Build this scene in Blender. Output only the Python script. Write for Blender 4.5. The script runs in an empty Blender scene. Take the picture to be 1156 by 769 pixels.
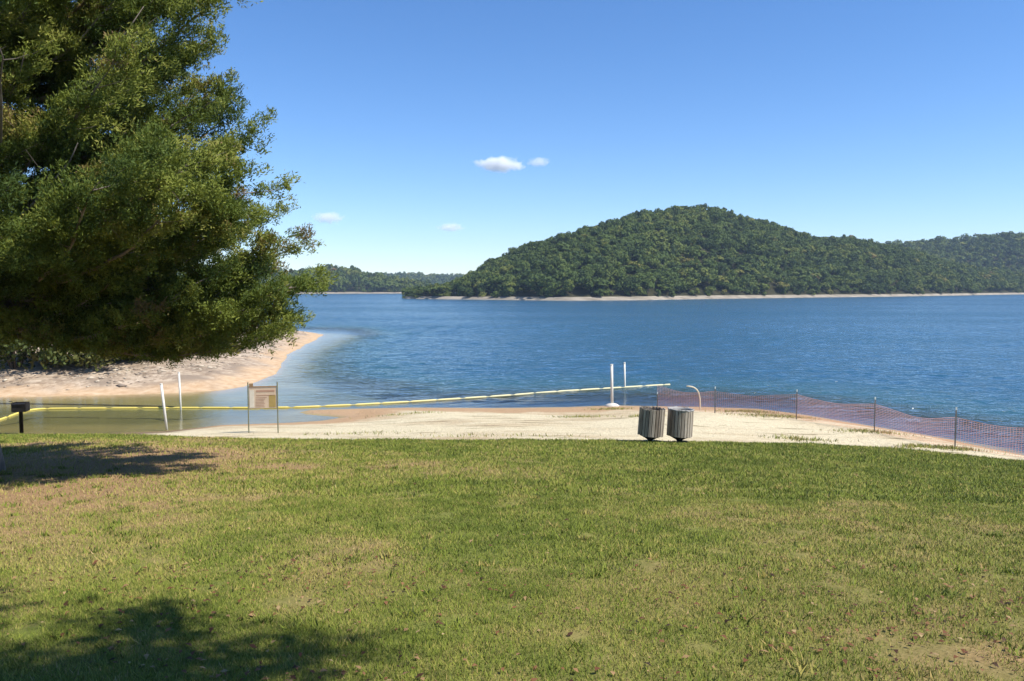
import bpy, math, random
import numpy as np
from mathutils import Vector

rng = np.random.default_rng(7)
random.seed(7)
C = bpy.context.scene.collection
R = math.radians

# ------------------------------------------------------------------ camera model (photo is 1156 x 769)
CAM_Z, F, CX, CY, HORIZON = 5.2, 900.0, 578.0, 384.5, 325.0
PITCH = math.atan((CY - HORIZON) / F)

def ray(px, py):
    u, v = (px - CX) / F, (CY - py) / F
    cp, sp = math.cos(PITCH), math.sin(PITCH)
    return np.array([u, cp + v * sp, -sp + v * cp])

def at_level(px, py, z=0.0):
    d = ray(px, py); t = (z - CAM_Z) / d[2]
    return np.array([d[0] * t, d[1] * t])

def at_depth(px, py, y):
    d = ray(px, py); t = y / d[1]
    return np.array([d[0] * t, y, CAM_Z + d[2] * t])

# ------------------------------------------------------------------ noise in numpy
def _hash(ix, iy, seed):
    h = (ix.astype(np.int64) * 374761393 + iy.astype(np.int64) * 668265263 + seed * 974711) & 0x7fffffff
    h = ((h ^ (h >> 13)) * 1274126177) & 0x7fffffff
    return ((h ^ (h >> 16)) & 0xffff) / 65535.0

def vnoise(x, y, seed=0):
    x = np.asarray(x, float); y = np.asarray(y, float)
    ix, iy = np.floor(x), np.floor(y); fx, fy = x - ix, y - iy
    fx = fx * fx * (3 - 2 * fx); fy = fy * fy * (3 - 2 * fy)
    a, b = _hash(ix, iy, seed), _hash(ix + 1, iy, seed)
    c, d = _hash(ix, iy + 1, seed), _hash(ix + 1, iy + 1, seed)
    return (a * (1 - fx) + b * fx) * (1 - fy) + (c * (1 - fx) + d * fx) * fy

def fbm(x, y, seed=0, octv=4):
    s, a, t = 0.0, 0.5, 0.0
    x = np.asarray(x, float); y = np.asarray(y, float)
    for k in range(octv):
        s = s + a * vnoise(x * 2 ** k, y * 2 ** k, seed + k * 17); t += a; a *= 0.5
    return s / t

def sstep(a, b, x):
    t = np.clip((np.asarray(x, float) - a) / (b - a), 0, 1)
    return t * t * (3 - 2 * t)

# ------------------------------------------------------------------ land forms
def poly_sdf(poly, x, y):                       # > 0 inside
    x = np.asarray(x, float); y = np.asarray(y, float)
    d2 = np.full(x.shape, 1e18); ins = np.zeros(x.shape, bool)
    n = len(poly)
    for i in range(n):
        ax, ay = poly[i]; bx, by = poly[(i + 1) % n]
        ex, ey = bx - ax, by - ay; L = ex * ex + ey * ey + 1e-12
        t = np.clip(((x - ax) * ex + (y - ay) * ey) / L, 0, 1)
        d2 = np.minimum(d2, (x - ax - t * ex) ** 2 + (y - ay - t * ey) ** 2)
        if abs(by - ay) > 1e-9:
            c = ((ay > y) != (by > y)) & (x < (bx - ax) * (y - ay) / (by - ay) + ax)
            ins ^= c
    d = np.sqrt(d2)
    return np.where(ins, d, -d)

near_px = [(-160, 489), (0, 491), (100, 490), (185, 487), (215, 484), (250, 480), (330, 477), (362, 475), (384, 471.5),
           (366, 469.5), (345, 468), (338, 465.5), (350, 463), (400, 461.5), (460, 460), (560, 460.5), (640, 459.5), (690, 457.5),
           (740, 458.5), (800, 459.5), (856, 461.5), (899, 467), (940, 474), (987, 482), (1030, 489), (1078, 497.5),
           (1120, 507), (1156, 514), (1260, 532), (1400, 548)]
NEAR = [(-300., -200.), (-300., 27.0), (-60., 27.5)] + [tuple(at_level(*p)) for p in near_px] + [(60., 17.), (300., 10.), (300., -200.)]
spit_px = [(-300, 451), (-100, 449.5), (0, 448.5), (100, 447), (200, 444), (245, 441), (273, 437), (293, 430), (309, 423), (319, 411),
           (324, 401), (342, 391), (356, 384), (364, 378), (352, 375.5), (335, 374.6), (300, 373.8), (200, 372), (0, 369)]
SPIT = [(-320., 36.), (-70., 37.)] + [tuple(at_level(*p)) for p in spit_px] + [(-110., 118.), (-320., 130.)]

def lawn_z(x, y):
    x = np.asarray(x, float); y = np.asarray(y, float)
    yy = np.where(y > -4, y, -4 + (y + 4) * 0.35)
    base = 3.6 - 0.12 * yy - 0.0023 * np.clip(np.abs(x) - 0, 0, 16) ** 2 * (x > 0)
    return base + 0.10 * (fbm(x * 0.22 + 3, y * 0.22, 5, 3) - 0.5) * sstep(1, 6, y)

def hit_lawn(px, py):
    d = ray(px, py); lo, hi = 1.0, 60.0
    for t in np.arange(2.0, 45, 0.05):
        if CAM_Z + d[2] * t < float(lawn_z(d[0] * t, d[1] * t)):
            return d[0] * t, d[1] * t
    return d[0] * 24, d[1] * 24

edge_px = [(-120, 491), (0, 491), (100, 491), (185, 491.5), (215, 493), (300, 495.5), (440, 497), (560, 497), (720, 498), (800, 499), (860, 500),
           (900, 501), (950, 503), (1000, 506), (1078, 513), (1156, 521), (1300, 538)]
EDGE = np.array([hit_lawn(*p) for p in edge_px]); EDGE = EDGE[np.argsort(EDGE[:, 0])]

def edge_y(x):
    return np.interp(x, EDGE[:, 0], EDGE[:, 1])

_cx = np.linspace(-60, 60, 481)
_ce = edge_y(_cx)
_cd = np.maximum(poly_sdf(NEAR, _cx, _ce), 1.2)
_cs = lawn_z(_cx, _ce) / _cd
_cs = np.convolve(np.pad(_cs, 6, mode='edge'), np.ones(13) / 13, mode='valid')

def near_h(x, y):
    d = poly_sdf(NEAR, x, y)
    s = np.interp(x, _cx, _cs)
    ze = lawn_z(x, edge_y(x))
    beach = np.where(d > 0, np.minimum(s * d, ze), 0.0)
    f = np.clip((np.asarray(y, float) - edge_y(x)) / 1.2, 0, 1)
    beach = beach * f + ze * (1 - f)
    beach = beach + 0.05 * (fbm(x * 0.6, y * 0.6, 21, 3) - 0.5) * f * sstep(0.3, 2.0, d)
    h = np.where(y < edge_y(x), lawn_z(x, y), beach)
    cove = sstep(-3.0, -14.0, x)
    wat = -(0.17 - 0.095 * cove) * -d - 0.004 * d * d
    return np.where(d > 0, h, np.maximum(wat, -7.0))

def spit_h(x, y):
    d = poly_sdf(SPIT, x, y)
    d = d + 0.9 * (fbm(x * 0.25, y * 0.25, 31, 3) - 0.5) * sstep(-3, 1, d)
    up = 3.4 * (1 - np.exp(-0.15 * np.maximum(d, 0) / 3.4 * 1.15))
    up = up + 0.22 * (fbm(x * 0.5, y * 0.5, 41, 4) - 0.5) * sstep(1, 5, d)
    tip = sstep(-40, -24, x)
    wat = -(0.075 + 0.13 * sstep(-20, -12, x) * sstep(42, 48, y) + 0.05 * sstep(44, 55, y) - 0.06 * tip * sstep(75, 90, y)) * -d - 0.004 * d * d
    return np.where(d > 0, up, np.maximum(wat, -7.0))

def H(x, y):
    x = np.asarray(x, float); y = np.asarray(y, float)
    return np.maximum(near_h(x, y), spit_h(x, y))

def hit(px, py):                                 # where the ray of a photo point meets the land
    d = ray(px, py)
    t = np.arange(2.0, 120, 0.05)
    z = CAM_Z + d[2] * t
    k = np.argmax(z < H(d[0] * t, d[1] * t))
    return Vector((d[0] * t[k], d[1] * t[k], float(H(d[0] * t[k:k+1], d[1] * t[k:k+1])[0])))

# ------------------------------------------------------------------ mesh helpers
def link(name, me, mat=None, parent=None):
    o = bpy.data.objects.new(name, me); C.objects.link(o)
    if mat is not None: me.materials.append(mat)
    if parent is not None: o.parent = parent
    return o

def mesh_np(name, v, f, mat=None, parent=None, attrs=None, smooth=False):
    me = bpy.data.meshes.new(name)
    v = np.ascontiguousarray(v, np.float32); f = np.ascontiguousarray(f, np.int32)
    me.vertices.add(len(v)); me.vertices.foreach_set('co', v.ravel())
    k = f.shape[1]
    me.loops.add(f.size); me.loops.foreach_set('vertex_index', f.ravel())
    me.polygons.add(len(f))
    me.polygons.foreach_set('loop_start', np.arange(0, f.size, k, dtype=np.int32))
    me.polygons.foreach_set('loop_total', np.full(len(f), k, np.int32))
    if smooth: me.polygons.foreach_set('use_smooth', np.ones(len(f), bool))
    me.update(calc_edges=True)
    for n, a in (attrs or {}).items():
        at = me.attributes.new(n, 'FLOAT', 'POINT'); at.data.foreach_set('value', np.ascontiguousarray(a, np.float32))
    return link(name, me, mat, parent)

class MB:
    def __init__(s): s.v = []; s.f = []; s.t = []
    def add(s, vs, fs, tint=0.5):
        o = len(s.v); s.v += [tuple(p) for p in vs]; s.f += [tuple(o + i for i in q) for q in fs]; s.t += [tint] * len(vs)
    def box(s, c, size, rz=0.0, tint=0.5, bev=0.0, tilt=0.0):
        sx, sy, sz = [q / 2 for q in size]; b = min(bev, sx * .9, sy * .9)
        ring = [(-sx + b, -sy), (sx - b, -sy), (sx, -sy + b), (sx, sy - b), (sx - b, sy), (-sx + b, sy), (-sx, sy - b), (-sx, -sy + b)] if b > 0 else [(-sx, -sy), (sx, -sy), (sx, sy), (-sx, sy)]
        n = len(ring); cr, sr = math.cos(rz), math.sin(rz); vs = []
        for z in (-sz, sz):
            for x, y in ring:
                vs.append((c[0] + x * cr - y * sr, c[1] + x * sr + y * cr, c[2] + z))
        fs = [tuple(range(n - 1, -1, -1)), tuple(range(n, 2 * n))] + [(i, (i + 1) % n, n + (i + 1) % n, n + i) for i in range(n)]
        s.add(vs, fs, tint)
    def tube(s, pts, rad, n=10, tint=0.5, cap=True):
        pts = [Vector(p) for p in pts]; m = len(pts)
        rad = [rad] * m if not hasattr(rad, '__len__') else rad
        vs = []; up = Vector((0.13, 0.27, 1)).normalized(); prev = None
        for i, p in enumerate(pts):
            t = (pts[min(i + 1, m - 1)] - pts[max(i - 1, 0)]).normalized()
            if prev is None:
                a = t.cross(up) if abs(t.dot(up)) < 0.95 else t.cross(Vector((1, 0, 0)))
            else:
                a = prev - t * prev.dot(t)
            a.normalize(); prev = a; b = t.cross(a)
            for k in range(n):
                an = 2 * math.pi * k / n
                vs.append(p + (a * math.cos(an) + b * math.sin(an)) * rad[i])
        fs = [(i * n + k, i * n + (k + 1) % n, (i + 1) * n + (k + 1) % n, (i + 1) * n + k) for i in range(m - 1) for k in range(n)]
        if cap: fs += [tuple(range(n - 1, -1, -1)), tuple((m - 1) * n + k for k in range(n))]
        s.add(vs, fs, tint)
    def lathe(s, prof, n=24, tint=0.5, c=(0, 0, 0), cap=False):
        vs = []
        for r, z in prof:
            for k in range(n):
                a = 2 * math.pi * k / n; vs.append((c[0] + r * math.cos(a), c[1] + r * math.sin(a), c[2] + z))
        m = len(prof)
        fs = [(i * n + k, i * n + (k + 1) % n, (i + 1) * n + (k + 1) % n, (i + 1) * n + k) for i in range(m - 1) for k in range(n)]
        if cap: fs += [tuple(range(n - 1, -1, -1)), tuple((m - 1) * n + k for k in range(n))]
        s.add(vs, fs, tint)
    def build(s, name, mat, parent=None, smooth=False):
        me = bpy.data.meshes.new(name); me.from_pydata(s.v, [], s.f); me.update()
        at = me.attributes.new('tint', 'FLOAT', 'POINT'); at.data.foreach_set('value', s.t)
        if smooth:
            me.polygons.foreach_set('use_smooth', [True] * len(me.polygons))
        return link(name, me, mat, parent)

def tag(o, label=None, cat=None, group=None, kind=None):
    if label: o['label'] = label
    if cat: o['category'] = cat
    if group: o['group'] = group
    if kind: o['kind'] = kind
    return o

def empty(name, loc, rz=0.0):
    o = bpy.data.objects.new(name, None); C.objects.link(o); o.location = loc; o.rotation_euler = (0, 0, rz)
    o.empty_display_size = 0.3
    return o

def copy_tree(o, parent=None):
    c = o.copy(); C.objects.link(c)
    if parent is not None: c.parent = parent
    for ch in list(o.children): copy_tree(ch, c)
    return c

# ------------------------------------------------------------------ material helpers
class NT:
    def __init__(s, name):
        s.m = bpy.data.materials.new(name); s.m.use_nodes = True; s.t = s.m.node_tree; s.t.nodes.clear()
        s.out = s.n('ShaderNodeOutputMaterial')
    def n(s, typ, **kw):
        nd = s.t.nodes.new(typ)
        for k, v in kw.items(): setattr(nd, k, v)
        return nd
    def l(s, a, b): s.t.links.new(a, b)
    def set(s, nd, key, v):
        if hasattr(v, 'is_output'): s.l(v, nd.inputs[key])
        else: nd.inputs[key].default_value = v
    def coord(s, scale=None):
        tc = s.n('ShaderNodeNewGeometry').outputs['Position']
        if scale is None: return tc
        mp = s.n('ShaderNodeMapping'); s.l(tc, mp.inputs['Vector']); mp.inputs['Scale'].default_value = scale
        return mp.outputs['Vector']
    def noise(s, scale, detail=4, rough=0.55, vec=None, dist=0.0):
        nd = s.n('ShaderNodeTexNoise'); nd.inputs['Scale'].default_value = scale; nd.inputs['Detail'].default_value = detail
        nd.inputs['Roughness'].default_value = rough; nd.inputs['Distortion'].default_value = dist
        s.l(vec if vec is not None else s.coord(), nd.inputs['Vector']); return nd.outputs['Fac']
    def ramp(s, fac, stops):
        nd = s.n('ShaderNodeValToRGB'); s.l(fac, nd.inputs['Fac']); e = nd.color_ramp.elements
        while len(e) < len(stops): e.new(0.5)
        for q, (p, c) in zip(e, stops):
            q.position = p; q.color = (c[0], c[1], c[2], 1) if hasattr(c, '__len__') else (c, c, c, 1)
        return nd.outputs['Color']
    def mix(s, fac, a, b, mode='MIX'):
        nd = s.n('ShaderNodeMix', data_type='RGBA', blend_type=mode)
        s.set(nd, 'Factor', fac)
        for key, v in ((6, a), (7, b)):
            if hasattr(v, 'is_output'): s.l(v, nd.inputs[key])
            else: nd.inputs[key].default_value = (v[0], v[1], v[2], 1)
        return nd.outputs[2]
    def math(s, op, a, b=0.0, clamp=False):
        nd = s.n('ShaderNodeMath', operation=op, use_clamp=clamp)
        for i, v in enumerate((a, b)):
            if hasattr(v, 'is_output'): s.l(v, nd.inputs[i])
            else: nd.inputs[i].default_value = v
        return nd.outputs[0]
    def range(s, v, a, b, c=0.0, d=1.0):
        nd = s.n('ShaderNodeMapRange', interpolation_type='SMOOTHSTEP'); s.l(v, nd.inputs[0])
        for i, q in enumerate((a, b, c, d)): nd.inputs[i + 1].default_value = q
        return nd.outputs[0]
    def attr(s, name): return s.n('ShaderNodeAttribute', attribute_name=name).outputs['Fac']
    def bump(s, h, strength=0.3, dist=0.05, normal=None):
        nd = s.n('ShaderNodeBump'); s.l(h, nd.inputs['Height']); s.set(nd, 'Strength', strength); nd.inputs['Distance'].default_value = dist
        if normal is not None: s.l(normal, nd.inputs['Normal'])
        return nd.outputs['Normal']
    def bsdf(s, col, rough=0.8, normal=None, metal=0.0, spec=0.3, **kw):
        nd = s.n('ShaderNodeBsdfPrincipled')
        if hasattr(col, 'is_output'): s.l(col, nd.inputs['Base Color'])
        else: nd.inputs['Base Color'].default_value = (*col, 1)
        s.set(nd, 'Roughness', rough); nd.inputs['Metallic'].default_value = metal; nd.inputs['Specular IOR Level'].default_value = spec
        if normal is not None: s.l(normal, nd.inputs['Normal'])
        return nd.outputs['BSDF']
    def done(s, sh, sock='Surface'):
        s.l(sh, s.out.inputs[sock]); return s.m

def simple(name, col, rough=0.6, metal=0.0, var=0.15, scale=6.0, bump=0.15):
    k = NT(name); f = k.noise(scale, 5)
    lo = [c * (1 - var) for c in col]; hi = [min(1, c * (1 + var)) for c in col]
    c = k.ramp(f, [(0.3, lo), (0.7, hi)])
    return k.done(k.bsdf(c, rough, k.bump(k.noise(scale * 6, 3), bump, 0.01), metal))

def foliage_mat(name, stops, trans=0.25, rough=0.65, soft=0.0):
    k = NT(name); c = k.ramp(k.attr('tint'), stops)
    nrm = None
    if soft > 0:                                 # rounded blades: softer normals leaning upwards
        mv = k.n('ShaderNodeMix', data_type='VECTOR'); mv.inputs['Factor'].default_value = soft
        k.l(k.n('ShaderNodeNewGeometry').outputs['Normal'], mv.inputs[4]); mv.inputs[5].default_value = (0, 0, 1)
        vn = k.n('ShaderNodeVectorMath', operation='NORMALIZE'); k.l(mv.outputs[1], vn.inputs[0]); nrm = vn.outputs[0]
    p = k.bsdf(c, rough, nrm, spec=0.2)
    t = k.n('ShaderNodeBsdfTranslucent'); k.l(k.mix(0.4, c, (0.18, 0.20, 0.02)), t.inputs['Color'])
    ms = k.n('ShaderNodeMixShader'); ms.inputs[0].default_value = trans; k.l(p, ms.inputs[1]); k.l(t.outputs[0], ms.inputs[2])
    return k.done(ms.outputs[0])

# lawn soil under the blades
k = NT('lawn_soil')
big = k.noise(0.35, 4); mid = k.noise(2.2, 5); fine = k.noise(28, 4)
green = k.ramp(mid, [(0.3, (0.110, 0.130, 0.028)), (0.7, (0.190, 0.200, 0.050))])
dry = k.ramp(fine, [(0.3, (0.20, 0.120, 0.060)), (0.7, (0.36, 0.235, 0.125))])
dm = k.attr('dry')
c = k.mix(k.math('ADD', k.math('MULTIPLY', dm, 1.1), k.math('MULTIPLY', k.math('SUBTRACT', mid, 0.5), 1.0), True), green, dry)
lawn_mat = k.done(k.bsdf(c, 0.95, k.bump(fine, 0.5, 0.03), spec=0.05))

# sand of the beach, wet and brown at the water's edge and under water
k = NT('beach_sand')
z = k.n('ShaderNodeSeparateXYZ'); k.l(k.coord(), z.inputs[0]); z = z.outputs[2]
zz = k.math('ADD', z, k.math('MULTIPLY', k.math('SUBTRACT', k.noise(0.8, 4), 0.5), 0.22))
patch = k.noise(0.45, 5, 0.6, k.coord((0.35, 1, 1)))
fine = k.noise(9, 6, 0.7)
c = k.ramp(fine, [(0.3, (0.52, 0.44, 0.28)), (0.7, (0.70, 0.61, 0.42))])
c = k.mix(k.math('MULTIPLY', k.range(patch, 0.48, 0.70), 0.75), c, (0.40, 0.29, 0.17))
wr = k.noise(1.6, 5, 0.65, k.coord((0.25, 1.6, 1)))
c = k.mix(k.math('MULTIPLY', k.range(wr, 0.57, 0.66), 0.75), c, (0.16, 0.12, 0.055))
c = k.mix(k.range(zz, 0.16, 0.30, 1, 0), c, k.mix(k.noise(1.1, 4), (0.37, 0.24, 0.13), (0.48, 0.32, 0.19)))
c = k.mix(k.range(z, -0.02, 0.05, 1, 0), c, k.ramp(k.noise(0.4, 5), [(0.3, (0.23, 0.195, 0.075)), (0.7, (0.36, 0.30, 0.125))]))
mud = k.math('MULTIPLY', k.attr('mud'), k.range(z, 0.0, 0.1))
c = k.mix(mud, c, (0.15, 0.095, 0.05))
rg = k.range(z, 0.0, 0.12, 0.45, 0.95)
sand_mat = k.done(k.bsdf(c, rg, k.bump(k.noise(3.2, 7, 0.72), 0.9, 0.12), spec=0.12))

# gravel bank: stony grey on top, orange sand at the water
k = NT('bank_gravel')
z = k.n('ShaderNodeSeparateXYZ'); k.l(k.coord(), z.inputs[0]); z = z.outputs[2]
vo = k.n('ShaderNodeTexVoronoi'); vo.inputs['Scale'].default_value = 1.7; k.l(k.coord(), vo.inputs['Vector'])
vo2 = k.n('ShaderNodeTexVoronoi'); vo2.inputs['Scale'].default_value = 5.0; k.l(k.coord(), vo2.inputs['Vector'])
st = k.mix(0.5, vo.outputs['Color'], vo2.outputs['Color'])
bw = k.n('ShaderNodeRGBToBW'); k.l(st, bw.inputs[0])
c = k.ramp(bw.outputs[0], [(0.2, (0.23, 0.170, 0.120)), (0.5, (0.40, 0.310, 0.225)), (0.8, (0.54, 0.44, 0.33))])
c = k.mix(k.range(k.noise(0.5, 4), 0.5, 0.65), c, (0.27, 0.21, 0.155))
zz = k.math('ADD', z, k.math('MULTIPLY', k.math('SUBTRACT', k.noise(0.3, 4), 0.5), 1.0))
sa = k.ramp(k.noise(2.5, 5), [(0.3, (0.42, 0.27, 0.15)), (0.7, (0.58, 0.43, 0.28))])
c = k.mix(k.range(zz, 0.02, 0.42, 1, 0), c, sa)
c = k.mix(k.range(z, -0.10, 0.04, 1, 0), c, k.ramp(k.noise(0.4, 5), [(0.3, (0.23, 0.195, 0.075)), (0.7, (0.36, 0.30, 0.125))]))
gravel_mat = k.done(k.bsdf(c, 0.9, k.bump(k.noise(1.3, 7, 0.7), k.range(zz, 0.1, 0.8, 0.15, 0.9), 0.25), spec=0.1))

k = NT('lake_bed_silt')
c = k.ramp(k.noise(0.4, 5), [(0.3, (0.23, 0.195, 0.075)), (0.7, (0.36, 0.30, 0.125))])
bed_mat = k.done(k.bsdf(c, 0.9))

# water
k = NT('lake_water')
dep = k.attr('depth')
calm = k.attr('wave')
w0 = k.noise(0.21, 3, 0.55, k.coord((0.8, 1.0, 1)), 0.3)
w00 = k.noise(0.06, 3, 0.55, k.coord((0.7, 1.0, 1)), 0.2)
w1 = k.noise(0.55, 3, 0.5, k.coord((0.55, 1.0, 1)), 0.3)
w2 = k.noise(1.9, 3, 0.55, k.coord((0.6, 1.0, 1)), 0.4)
w3 = k.noise(7.0, 2, 0.5, k.coord((0.7, 1.0, 1)))
hh = k.math('ADD', k.math('ADD', k.math('MULTIPLY', w0, 0.40), k.math('ADD', k.math('MULTIPLY', w00, 0.6), k.math('MULTIPLY', w1, 0.40))), k.math('ADD', k.math('MULTIPLY', w2, 0.30), k.math('MULTIPLY', w3, 0.05)))
gust = k.range(k.noise(0.035, 3, 0.5, k.coord((0.35, 1.0, 1))), 0.35, 0.65, 0.75, 1.15)
nrm = k.bump(hh, k.math('MULTIPLY', calm, gust), 1.0)
fr = k.n('ShaderNodeFresnel'); fr.inputs['IOR'].default_value = 1.33; k.l(nrm, fr.inputs['Normal'])
gl = k.n('ShaderNodeBsdfGlossy'); gl.inputs['Roughness'].default_value = 0.17; gl.inputs['Color'].default_value = (1, 1, 1, 1); k.l(nrm, gl.inputs['Normal'])
tr = k.n('ShaderNodeBsdfTransparent'); k.l(k.ramp(k.range(dep, 0.0, 1.2), [(0.0, (0.95, 0.96, 0.90)), (1.0, (0.42, 0.62, 0.50))]), tr.inputs['Color'])
df = k.n('ShaderNodeBsdfDiffuse'); k.l(k.ramp(k.range(dep, 0.0, 3.5), [(0.0, (0.075, 0.085, 0.040)), (0.35, (0.034, 0.100, 0.125)), (1.0, (0.018, 0.076, 0.132))]), df.inputs['Color'])
op = k.math('SUBTRACT', 1.0, k.math('POWER', 2.718, k.math('MULTIPLY', k.math('MULTIPLY', dep, dep), -0.9)), True)
body = k.n('ShaderNodeMixShader'); k.l(op, body.inputs[0]); k.l(tr.outputs[0], body.inputs[1]); k.l(df.outputs[0], body.inputs[2])
ms = k.n('ShaderNodeMixShader'); k.l(fr.outputs[0], ms.inputs[0]); k.l(body.outputs[0], ms.inputs[1]); k.l(gl.outputs[0], ms.inputs[2])
water_mat = k.done(ms.outputs[0])

k = NT('forest_floor')
c = k.ramp(k.noise(0.15, 4), [(0.3, (0.022, 0.024, 0.012)), (0.7, (0.05, 0.045, 0.022))])
floor_mat = k.done(k.bsdf(c, 0.95, spec=0.05))
k = NT('far_shore_gravel')
c = k.ramp(k.noise(0.25, 5, 0.65, k.coord((0.4, 1, 2))), [(0.3, (0.18, 0.155, 0.12)), (0.7, (0.37, 0.325, 0.26))])
shore_mat = k.done(k.bsdf(c, 0.95, spec=0.05))

grass_mat = foliage_mat('grass_blades', [(0.0, (0.105, 0.145, 0.018)), (0.33, (0.240, 0.285, 0.042)), (0.55, (0.38, 0.335, 0.088)), (0.78, (0.46, 0.325, 0.130)), (1.0, (0.56, 0.41, 0.21))], 0.25, 0.6, 0.65)
leaf_litter_mat = foliage_mat('fallen_leaf', [(0.0, (0.03, 0.018, 0.010)), (0.5, (0.15, 0.060, 0.028)), (0.8, (0.25, 0.125, 0.055)), (1.0, (0.40, 0.29, 0.14))], 0.1, 0.6)
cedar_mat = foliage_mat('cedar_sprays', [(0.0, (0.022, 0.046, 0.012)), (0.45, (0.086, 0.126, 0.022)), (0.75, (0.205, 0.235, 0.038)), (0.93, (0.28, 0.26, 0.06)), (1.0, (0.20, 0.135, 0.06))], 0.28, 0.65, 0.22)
broad_mat = foliage_mat('broad_leaves', [(0.0, (0.035, 0.055, 0.015)), (0.5, (0.085, 0.115, 0.03)), (1.0, (0.20, 0.17, 0.05))], 0.3)
forest_mat = foliage_mat('forest_leaves', [(0.0, (0.026, 0.048, 0.015)), (0.4, (0.080, 0.118, 0.024)), (0.7, (0.160, 0.178, 0.036)), (0.88, (0.22, 0.185, 0.048)), (1.0, (0.19, 0.115, 0.046))], 0.2, 0.8, 0.25)
k = NT('bark')
bn = k.noise(3.0, 5, 0.6, k.coord((4, 4, 0.7)))
c = k.ramp(bn, [(0.3, (0.085, 0.06, 0.045)), (0.7, (0.27, 0.22, 0.18))])
bark_mat = k.done(k.bsdf(c, 0.9, k.bump(bn, 0.8, 0.04), spec=0.1))

cedar_bark = simple('cedar_bark', (0.20, 0.165, 0.14), 0.9, 0, 0.45, 5)

# ------------------------------------------------------------------ ground sheets
def grid_faces(nr, nc):
    i = np.arange(nr - 1)[:, None] * nc + np.arange(nc - 1)[None, :]
    i = i.ravel()
    return np.stack([i, i + 1, i + nc + 1, i + nc], 1)

def dryness(x, y):                               # bare, dry patches of the lawn
    x = np.asarray(x, float); y = np.asarray(y, float)
    d = 0.75 * sstep(0.50, 0.72, fbm(x * 0.33 + 9, y * 0.33 + 4, 61, 4)) * (0.45 + 0.35 * sstep(4, -8, x)) + 0.30 * sstep(0.56, 0.72, fbm(x * 1.3, y * 1.3, 63, 3))
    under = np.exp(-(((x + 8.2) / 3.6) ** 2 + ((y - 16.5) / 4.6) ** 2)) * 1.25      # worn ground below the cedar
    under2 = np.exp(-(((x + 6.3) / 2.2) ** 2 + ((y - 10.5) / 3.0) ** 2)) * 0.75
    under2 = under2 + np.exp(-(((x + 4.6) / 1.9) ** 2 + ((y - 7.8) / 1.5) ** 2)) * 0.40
    front = 0.25 * sstep(5.6, 4.0, y + 1.2 * (fbm(x * 0.9, y * 0.9, 77, 3) - 0.5)) * sstep(-1.0, 0.5, x)
    right = 0.45 * sstep(9, 13, y) * sstep(3, 8, x)
    return np.clip(d + under + under2 + front - right, 0, 1)

xs = np.linspace(-60, 60, 241)
ye = edge_y(xs); T = np.linspace(0, 1, 130) ** 0.8
X = np.repeat(xs[None], len(T), 0); Y = -50 + (ye[None] + 50) * T[:, None]
Z = lawn_z(X, Y)
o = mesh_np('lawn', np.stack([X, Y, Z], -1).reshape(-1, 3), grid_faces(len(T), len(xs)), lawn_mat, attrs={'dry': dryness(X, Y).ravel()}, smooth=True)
tag(o, kind='structure')

xs = np.linspace(-60, 60, 601)
ye = edge_y(xs); yend = np.interp(xs, [-60, -16, -9, 10, 30, 60], [34, 36, 42, 44, 38, 34])
T = np.linspace(0, 1, 120)
X = np.repeat(xs[None], len(T), 0); Y = ye[None] + (yend - ye)[None] * T[:, None]
Z = H(X, Y); Z[0] = lawn_z(xs, ye)
mud = sstep(-10.5, -11.8, X) * 0.9
o = mesh_np('beach', np.stack([X, Y, Z], -1).reshape(-1, 3), grid_faces(len(T), len(xs)), sand_mat, attrs={'mud': mud.ravel()}, smooth=True)
tag(o, kind='structure')

xs = np.concatenate([np.linspace(-130, -50, 60)[:-1], np.linspace(-50, -10, 140)]); ys = np.linspace(36.5, 120, 210)
X, Y = np.meshgrid(xs, ys); Z = H(X, Y)
f = grid_faces(len(ys), len(xs)); keep = (spit_h(X, Y).ravel()[f] > -0.9).any(1) & (poly_sdf(SPIT, X, Y).ravel()[f] > -9).any(1)
o = mesh_np('gravel_bank', np.stack([X, Y, Z], -1).reshape(-1, 3), f[keep], gravel_mat, smooth=True)
tag(o, kind='structure')

def axis(lo, a, b, hi, n):
    return np.concatenate([np.linspace(lo, a, 12)[:-1], np.linspace(a, b, n), np.linspace(b, hi, 12)[1:]])
xs = axis(-2500, -140, 70, 2500, 210); ys = axis(-400, -60, 130, 4500, 190)
X, Y = np.meshgrid(xs, ys)
Zb = np.where((np.abs(X + 35) < 110) & (Y < 135), H(X, Y) - 0.06 - 0.35 * sstep(0.0, 0.5, H(X, Y)), -7.0)
Zb = np.where((Y < -45), np.minimum(Zb, 3.0), Zb)
o = mesh_np('lake_bed', np.stack([X, Y, Zb], -1).reshape(-1, 3), grid_faces(len(ys), len(xs)), bed_mat, smooth=True)
tag(o, kind='structure')

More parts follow.
